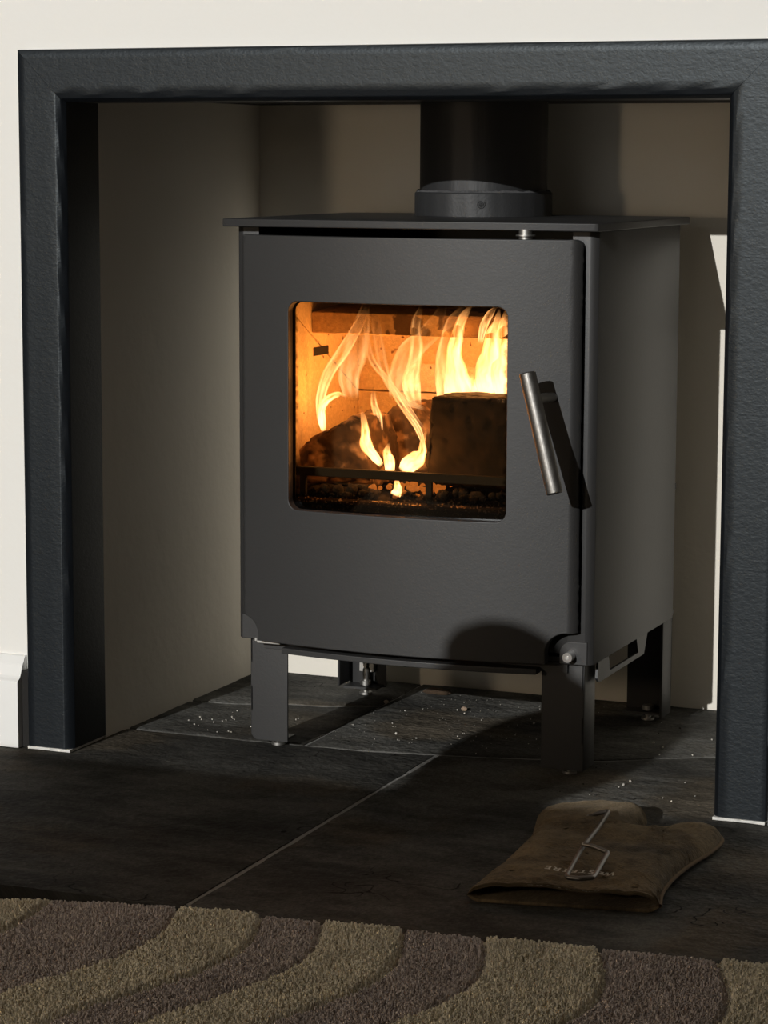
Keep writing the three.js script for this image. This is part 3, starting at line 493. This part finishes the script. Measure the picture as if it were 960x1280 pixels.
  tongue([[0.294,0.377,-0.225],[0.291,0.395,-0.225],[0.292,0.409,-0.225],[0.302,0.42,-0.225],[0.315,0.425,-0.225],[0.329,0.423,-0.225]], [0.006, 0.011, 0.011, 0.009, 0.008, 0.002], F.hot, 0.1);
  tongue([[0.394,0.346,-0.172],[0.383,0.358,-0.172],[0.373,0.371,-0.172],[0.372,0.384,-0.172],[0.369,0.398,-0.175],[0.362,0.416,-0.18]], [0.007, 0.012, 0.0169, 0.012, 0.009, 0.002], F.hot, 0.1);
  tongue([[0.42,0.34,-0.172],[0.428,0.349,-0.172],[0.439,0.357,-0.172],[0.445,0.365,-0.172],[0.445,0.379,-0.175],[0.449,0.393,-0.18]], [0.0139, 0.0219, 0.0219, 0.012, 0.007, 0.002], F.hot, 0.1);
  tongue([[0.366,0.38,-0.235],[0.362,0.399,-0.235],[0.357,0.414,-0.235],[0.356,0.424,-0.235],[0.356,0.435,-0.235]], [0.007, 0.011, 0.009, 0.007, 0.002], F.mid, 0.1);
  tongue([[0.423,0.366,-0.235],[0.414,0.386,-0.237],[0.398,0.405,-0.24],[0.385,0.423,-0.24],[0.376,0.441,-0.24],[0.368,0.46,-0.24]], [0.0050, 0.0086, 0.0086, 0.0099, 0.0086, 0.0025], F.mid, 0.4);
  tongue([[0.414,0.312,-0.165],[0.417,0.32,-0.165],[0.416,0.327,-0.165],[0.415,0.335,-0.165]], [0.0139, 0.011, 0.008, 0.002], F.hot, 0.1);
  tongue([[0.404,0.339,-0.172],[0.403,0.353,-0.172],[0.4,0.362,-0.172],[0.403,0.376,-0.172]], [0.012, 0.0149, 0.011, 0.002], F.hot, 0.1);
  for (const [x, y, d, e] of [[0.515, 0.468, -0.275, 0.036], [0.455, 0.455, -0.285, 0.032], [0.350, 0.455, -0.255, 0.036], [0.425, 0.358, -0.178, 0.022], [0.312, 0.43, -0.222, 0.016], [0.470, 0.505, -0.226, 0.012], [0.385, 0.375, -0.172, 0.014]]) {
    const l = new THREE.PointLight(rgb(1, 0.41, 0.095), e); l.name = 'flame_light'; l.position.set(x - fire.position.x, y - fire.position.y, d - fire.position.z); l.castShadow = true; l.shadow.radius = 0.6; fire.add(l);
  }
}

// ------------------------------------------------------------------ suede glove and the wire tool on it
{
  const OX = 0.80, OZ = 0.235, t = thing('glove', 'worn brown suede stove glove lying flat on the slate', 'glove', [OX, 0, OZ]);
  const outer = [[0.716, 0.395], [0.7165, 0.330], [0.716, 0.2756], [0.7105, 0.195], [0.698, 0.140], [0.6885, 0.095], [0.705, 0.066], [0.7348, 0.0457], [0.765, 0.040], [0.79, 0.046], [0.8016, 0.072], [0.803, 0.105], [0.8100, 0.128], [0.8250, 0.126], [0.8439, 0.0975], [0.8735, 0.088], [0.893, 0.105], [0.8955, 0.150], [0.888, 0.215], [0.886, 0.270], [0.890, 0.320], [0.8995, 0.360]].map(([x, z]) => V2(x - OX, -(z - OZ)));
  const curve = new THREE.SplineCurve(outer), pts = curve.getPoints(110), s = new THREE.Shape(pts);
  let g = mergeVertices(tessellate(new THREE.ShapeGeometry(s), 0.006, 9).deleteAttribute('normal').deleteAttribute('uv'), 1e-6);
  const p = g.attributes.position, n = p.count, tri = g.index.array, A = pts[0], Bc = pts[pts.length - 1];
  const segD = (q, a, b) => { const dx = b.x - a.x, dy = b.y - a.y, k = clamp(((q.x - a.x) * dx + (q.y - a.y) * dy) / (dx * dx + dy * dy), 0, 1); return Math.hypot(q.x - a.x - dx * k, q.y - a.y - dy * k); };
  const P = [[], [], [], []], UV = [], cuff = [];
  for (let i = 0; i < n; i++) {
    const q = V2(p.getX(i), p.getY(i)); let d = 9; for (let k = 1; k < pts.length; k++) d = Math.min(d, segD(q, pts[k - 1], pts[k]));
    const dc = segD(q, A, Bc), X = q.x + OX, Z = -q.y + OZ, f = Math.sqrt(1 - Math.pow(1 - Math.min(d / 0.026, 1), 2));
    const fold = 0.009 * (fbm3(X * 22, Z * 13, 4, 3) - 0.5) + 0.003 * (fbm3(X * 90, Z * 90, 8, 2) - 0.5) - 0.0025 * Math.exp(-Math.pow((Z - 0.20 - 0.4 * (X - 0.8)) / 0.016, 2)) - 0.004 * Math.exp(-dc / 0.05);
    const mid = 0.0075, top = mid + f * (0.0185 + fold), bot = mid - 0.0065 * Math.min(1, d / 0.008);
    P[0].push(q.x, top, -q.y); P[1].push(q.x, Math.max(top - 0.0035, mid + 0.0002), -q.y); P[2].push(q.x, Math.min(bot + 0.003, mid - 0.0002), -q.y); P[3].push(q.x, bot, -q.y);
    UV.push(X, Z); if (dc < 1e-5) cuff.push(i);
  }
  const pos = P.flat(), ix = [], UI = UV.map((q, i) => (i % 2 ? 0.05 + 0.5 * q : q)), uvs = [...UV, ...UI, ...UI, ...UI];
  for (let k = 0; k < tri.length; k += 3) { const [a, b, c] = [tri[k], tri[k + 1], tri[k + 2]]; ix.push(a, b, c, a + n, c + n, b + n, a + 2 * n, b + 2 * n, c + 2 * n, a + 3 * n, c + 3 * n, b + 3 * n); }
  cuff.sort((a, b) => p.getX(a) - p.getX(b));
  for (let k = 1; k < cuff.length; k++) for (const [u, l] of [[0, 1], [2, 3]]) { const a = cuff[k - 1], b = cuff[k]; ix.push(a + u * n, a + l * n, b + u * n, b + u * n, a + l * n, b + l * n); }
  const gg = new THREE.BufferGeometry(); gg.setAttribute('position', new THREE.Float32BufferAttribute(pos, 3)); gg.setAttribute('uv', new THREE.Float32BufferAttribute(uvs, 2)); gg.setIndex(ix); gg.computeVertexNormals();
  // printed suede: x 0.66..0.92, z 0.02..0.44
  const W = 1024, H = 1600, cv = document.createElement('canvas'); cv.width = W; cv.height = H; const cx = cv.getContext('2d');
  const im = cx.createImageData(W, H);
  for (let y = 0; y < H; y++) for (let x = 0; x < W; x++) { const u = x / W, v = y / H, a = fbmTile(u, v, 5, 8, 121, 5), b = fbmTile(u, v, 120, 190, 125, 3), k = 0.78 + 0.42 * (a - 0.5) * 1.6 + 0.35 * (b - 0.5), st = smoothstep(fbmTile(u, v, 4, 6, 131, 4), 0.56, 0.72), o = (y * W + x) * 4; im.data[o] = clamp(128 * k * lerp(1, 0.72, st), 0, 255); im.data[o + 1] = clamp(109 * k * lerp(1, 0.70, st), 0, 255); im.data[o + 2] = clamp(79 * k * lerp(1, 0.64, st), 0, 255); im.data[o + 3] = 255; }
  cx.putImageData(im, 0, 0);
  cx.save(); cx.translate((0.807 - 0.66) / 0.26 * W, (0.326 - 0.02) / 0.42 * H); cx.rotate(Math.PI - 0.09);
  cx.scale(1, 1.15); cx.font = 'bold 52px sans-serif'; cx.textAlign = 'center'; cx.textBaseline = 'middle'; cx.fillStyle = 'rgba(225,222,212,0.85)';
  { const word = 'WESTFIRE', wid = 272; [...word].forEach((ch, i) => cx.fillText(ch, -wid / 2 + wid * (i + 0.5) / word.length, 0)); }
  cx.restore();
  const map = new THREE.CanvasTexture(cv); map.colorSpace = THREE.SRGBColorSpace; map.flipY = false; map.wrapS = map.wrapT = THREE.ClampToEdgeWrapping; map.repeat.set(1 / 0.26, 1 / 0.42); map.offset.set(-0.66 / 0.26, -0.02 / 0.42);
  mesh('leather', gg, phys({ map, roughness: 0.95, sheen: 0.4, sheenColor: rgb(0.5, 0.4, 0.28), sheenRoughness: 0.7, bumpMap: rep(fineBump, 7), bumpScale: 0.0012 }), t);
  // seam welt along the outer side of thumb and palm
  const w = []; for (let k = 62; k <= pts.length - 1; k += 2) w.push(V3(pts[k].x, 0.0082, -pts[k].y));
  mesh('seam', new THREE.TubeGeometry(new THREE.CatmullRomCurve3(w), 90, 0.0022, 8), std({ color: rgb(0.16, 0.105, 0.055), roughness: 0.95 }), t);
}
{
  const t = thing('stove_tool', 'bent steel wire tool with a long loop lying on the glove', 'tool', [0.80, 0, 0.26]);
  const y = 0.0335, P = [[0.7590, 0.028, 0.1440], [0.7680, 0.0315, 0.1385], [0.7765, y, 0.1335], [0.7790, y, 0.1400], [0.7880, y, 0.2050], [0.7965, y + 0.001, 0.2800], [0.8125, 0.0345, 0.3790], [0.8165, 0.0345, 0.3880], [0.8270, 0.0345, 0.3880], [0.8375, 0.0345, 0.3800], [0.8375, 0.0345, 0.3700], [0.8265, y + 0.001, 0.2960], [0.8235, y + 0.001, 0.2880], [0.8100, y + 0.0045, 0.2870], [0.7990, y + 0.0055, 0.2860]];
  const path = new THREE.CurvePath(); const v = P.map((p) => V3(...p));
  const c = new THREE.CatmullRomCurve3(v, false, 'catmullrom', 0.15), g = new THREE.TubeGeometry(c, 220, 0.0024, 10);
  part('wire', g, std({ color: rgb(0.22, 0.20, 0.18), metalness: 1, roughness: 0.45 }), t);
  for (const e of [P[0], P[P.length - 1]]) part('wire_end', new THREE.SphereGeometry(0.0024, 10, 8).translate(...e), M.bolt, t);
}

// ------------------------------------------------------------------ rug with carved wave stripes
{
  const t = thing('rug', 'cream and mauve pile rug with carved wave stripes before the hearth', 'rug', [0.7, -0.014, 1.25]);
  const edge = (x) => 0.552 - 0.085 * (x - 0.3) + 0.035 * Math.exp(-Math.pow((x - 0.28) / 0.10, 2));
  const X0 = -0.75, X1 = 1.9, Z1 = 2.15, nx = 120, nz = 60;
  const cuts = [-0.02, 0.10, 0.19, 0.27, 0.349, 0.4724, 0.5601, 0.6221, 0.7037, 0.7831, 0.8938, 1.0032, 1.09, 1.17, 1.28, 1.36, 1.47, 1.58, 1.70];
  const wave = (z) => 0.034 * Math.sin(Math.PI * (z - 0.53) / 0.26);
  function stripe(x, z) { const q = x - wave(z) * (x < 0.42 ? 0.6 : 1); let k = 0; while (k < cuts.length && q > cuts[k]) k++; const d = Math.min(Math.abs(q - (cuts[k - 1] ?? -9)), Math.abs(q - (cuts[k] ?? 9))); return [k % 2 === 1, d]; }
  const P = [], ix = [], uv = [], wz = (x, v) => lerp(edge(x), Z1, v);
  for (let s2 = 0; s2 < 2; s2++) for (let j = 0; j <= nz; j++) for (let i = 0; i <= nx; i++) { const x = lerp(X0, X1, i / nx), zz = wz(x, j / nz) + (s2 ? 0 : 0); P.push(x, s2 ? -0.014 : (0.004 + 0.002 * fbm3(x * 20, zz * 20, 1, 2)) - (j === 0 ? 0.006 : 0), zz); uv.push(x, zz); }
  const N = (nx + 1) * (nz + 1), at = (i, j, s2) => s2 * N + j * (nx + 1) + i;
  for (let j = 0; j < nz; j++) for (let i = 0; i < nx; i++) ix.push(at(i, j, 0), at(i, j + 1, 0), at(i + 1, j, 0), at(i + 1, j, 0), at(i, j + 1, 0), at(i + 1, j + 1, 0));
  for (let i = 0; i < nx; i++) ix.push(at(i, nz, 0), at(i, nz, 1), at(i + 1, nz, 0), at(i + 1, nz, 0), at(i, nz, 1), at(i + 1, nz, 1), at(i, 0, 0), at(i + 1, 0, 0), at(i, 0, 1), at(i + 1, 0, 0), at(i + 1, 0, 1), at(i, 0, 1));
  for (let j = 0; j < nz; j++) ix.push(at(0, j, 0), at(0, j, 1), at(0, j + 1, 0), at(0, j + 1, 0), at(0, j, 1), at(0, j + 1, 1), at(nx, j, 0), at(nx, j + 1, 0), at(nx, j, 1), at(nx, j + 1, 0), at(nx, j + 1, 1), at(nx, j, 1));
  const g = new THREE.BufferGeometry(); g.setAttribute('position', new THREE.Float32BufferAttribute(P, 3)); g.setAttribute('uv', new THREE.Float32BufferAttribute(uv, 2)); g.setIndex(ix); g.computeVertexNormals();
  part('backing', g, std({ color: rgb(0.48, 0.43, 0.37), roughness: 1, bumpMap: rep(fineBump, 6), bumpScale: 0.004 }), t);
  const R = rng(4242), tuft = new THREE.CylinderGeometry(0.55, 1, 1, 4, 1, true); tuft.translate(0, 0.5, 0);
  const spots = [], sp = 0.0021;
  for (let x = 0.12; x < 1.32; x += sp) for (let q = 0; q < 0.46; q += sp) { const xx = x + (R() - 0.5) * sp * 1.3, zz = edge(xx) + q + (R() - 0.5) * sp * 1.3 - 0.001 * R(); if (zz > 0.98 || zz < edge(xx) - 0.002) { R(); continue; } spots.push([xx, zz, q]); }
  const o = new THREE.InstancedMesh(tuft, std({ color: rgb(1, 1, 1), roughness: 1 }), spots.length), m = new THREE.Matrix4(), q4 = new THREE.Quaternion(), col = new THREE.Color(), e = new THREE.Euler();
  spots.forEach(([x, z, q], i) => {
    const [mauve, d] = stripe(x, z), cut = smoothstep(d, 0.0015, 0.006), rim = smoothstep(q, 0, 0.03), h = (0.0068 + 0.0030 * fbm3(x * 60, z * 60, 3, 2) + (mauve ? 0 : 0.002)) * lerp(0.42, 1, cut) * lerp(0.75, 1, rim);
    R(); R(); R(); e.set((R() - 0.5) * 0.6 - (1 - rim) * 0.75, R() * 6, (R() - 0.5) * 0.6);
    m.compose(V3(x - t.position.x, 0.003 + 0.002 * R() - t.position.y - (1 - rim) * 0.004, z - t.position.z), q4.setFromEuler(e), V3(0.0018, h * (0.85 + 0.3 * R()), 0.0018)); o.setMatrixAt(i, m);
    const k = (0.85 + 0.3 * R()) * (0.86 + 0.28 * fbm3(x * 45, z * 45, 6, 3));
    mauve ? col.setRGB(0.61 * k, 0.555 * k, 0.53 * k) : col.setRGB(0.84 * k, 0.80 * k, 0.67 * k); o.setColorAt(i, col);
  });
  o.name = 'pile'; o.userData.kind = 'stuff'; o.castShadow = o.receiveShadow = true; t.add(o);
}

// ------------------------------------------------------------------ debris on the hearth
{
  const R = rng(99), g = new THREE.IcosahedronGeometry(1, 0), q = new THREE.Quaternion(), m = new THREE.Matrix4(), spots = [];
  for (let i = 0; i < 230; i++) spots.push([lerp(0.30, 0.60, R()), lerp(-0.50, -0.17, R()), 0.0003 + 0.0011 * R() * R() * R()]);
  for (let i = 0; i < 46; i++) spots.push([lerp(0.10, 0.25, R()), lerp(-0.30, -0.16, R()), 0.0005 + 0.0008 * R()]);
  for (let i = 0; i < 38; i++) spots.push([lerp(0.66, 0.85, R()), lerp(-0.45, 0.05, R()), 0.0005 + 0.0010 * R()]);
  const o = new THREE.InstancedMesh(g, std({ color: rgb(1, 1, 1), roughness: 0.9 }), spots.length), c = new THREE.Color();
  spots.forEach(([x, z, s], i) => { q.setFromEuler(new THREE.Euler(R() * 6, R() * 6, R() * 6)); o.setMatrixAt(i, m.compose(V3(x, 0.0012, z), q, V3(s * (0.7 + R()), s * 0.9, s * (0.7 + R())))); const k = R(); k > 0.35 ? c.setRGB(0.50, 0.475, 0.42).multiplyScalar(0.6 + 0.9 * R()) : c.setRGB(0.02, 0.018, 0.015); o.setColorAt(i, c); });
  o.name = 'grit'; Object.assign(o.userData, { label: 'pale grit and crumbs scattered on the slate under the stove', category: 'grit', kind: 'stuff' }); o.castShadow = o.receiveShadow = true; scene.add(o);
  const pebble = (name, label, x, z, s, col, seed) => { const b = new THREE.IcosahedronGeometry(1, 3), p = b.attributes.position; for (let i = 0; i < p.count; i++) { const k = 0.7 + 0.6 * fbm3(p.getX(i) * 1.7 + seed, p.getY(i) * 1.7, p.getZ(i) * 1.7, 3); p.setXYZ(i, p.getX(i) * k * s[0], p.getY(i) * k * s[1], p.getZ(i) * k * s[2]); } b.computeVertexNormals(); b.translate(0, s[1] * 0.7, 0); const k = mesh(name, mergeVertices(b), std({ color: col, roughness: 1, bumpMap: rep(plasterBump, 6), bumpScale: 0.002 }), scene); k.position.set(x, 0.0005, z); Object.assign(k.userData, { label, category: 'debris' }); };
  pebble('charcoal_flake', 'flat rust-brown flake of charcoal near the back wall under the stove', 0.345, -0.488, [0.021, 0.004, 0.012], rgb(0.10, 0.06, 0.032), 3);
  pebble('crumb', 'small pinkish stone crumb in the middle of the lit slate', 0.415, -0.405, [0.0038, 0.003, 0.003], rgb(0.72, 0.52, 0.38), 8);
  pebble('crumb', 'small cream stone crumb near the rear left stove leg', 0.305, -0.405, [0.003, 0.0026, 0.003], rgb(0.72, 0.6, 0.46), 12);
}

// ------------------------------------------------------------------ outside the frame: jar on the window sill and a lamp on a side table
{
  const jx = 0.337, jz = 3.468, jy = WY0 + 0.025, t = thing('ginger_jar', 'round-shouldered lidded ceramic jar on the window sill', 'jar', [jx, jy, jz]); t.scale.y = 1.015;
  const m = std({ color: rgb(0.25, 0.3, 0.36), roughness: 0.3 });
  mesh('jar_body', new THREE.LatheGeometry([[0, 0], [0.07, 0], [0.075, 0.006], [0.118, 0.06], [0.128, 0.10], [0.118, 0.135], [0.088, 0.162], [0.064, 0.170], [0.064, 0.178], [0, 0.178]].map(([r, y]) => V2(r, y)), 48), m, t);
  mesh('lid', new THREE.LatheGeometry([[0.0665, 0.179], [0.067, 0.194], [0.056, 0.210], [0.036, 0.220], [0.018, 0.225], [0, 0.226]].map(([r, y]) => V2(r, y)), 40), m, t);
}
{
  const lx = -0.53, lz = 2.9, tb = thing('side_table', 'small round wooden side table under the table lamp', 'table', [lx, -0.014, lz]);
  const wood = std({ color: rgb(0.2, 0.11, 0.06), roughness: 0.5 });
  mesh('tabletop', new THREE.CylinderGeometry(0.24, 0.24, 0.025, 48).translate(0, 0.3875, 0), wood, tb);
  for (let k = 0; k < 3; k++) { const a = k * 2.094; mesh('leg', rod([Math.cos(a) * 0.2, 0, Math.sin(a) * 0.2], [Math.cos(a) * 0.12, 0.376, Math.sin(a) * 0.12], 0.016), wood, tb); }
  const t = thing('table_lamp', 'table lamp with a warm lit fabric shade on the side table', 'lamp', [lx, 0.386, lz]);
  mesh('lamp_base', new THREE.LatheGeometry([[0, 0.001], [0.08, 0.001], [0.08, 0.012], [0.03, 0.03], [0.045, 0.10], [0.03, 0.17], [0.01, 0.19], [0.01, 0.30], [0, 0.30]].map(([r, y]) => V2(r, y)), 36), std({ color: rgb(0.5, 0.42, 0.32), roughness: 0.35 }), t);
  mesh('lamp_shade', new THREE.LatheGeometry([[0.15, 0.22], [0.11, 0.42], [0.108, 0.42], [0.148, 0.22], [0.15, 0.22]].map(([r, y]) => V2(r, y)), 48), std({ color: rgb(0.8, 0.7, 0.5), roughness: 1, emissive: rgb(1, 0.72, 0.42), emissiveIntensity: 1.2 }), t);
  const l = new THREE.PointLight(rgb(1, 0.80, 0.58), 1.7); l.name = 'lamp_light'; l.position.set(0.05, 0.33, -0.18); l.castShadow = true; l.shadow.radius = 5; t.add(l);
}

scene.traverse((o) => { if (o.isMesh && o.parent && o.name !== 'flame') o.castShadow = o.receiveShadow = true; });
renderer.render(scene, camera);
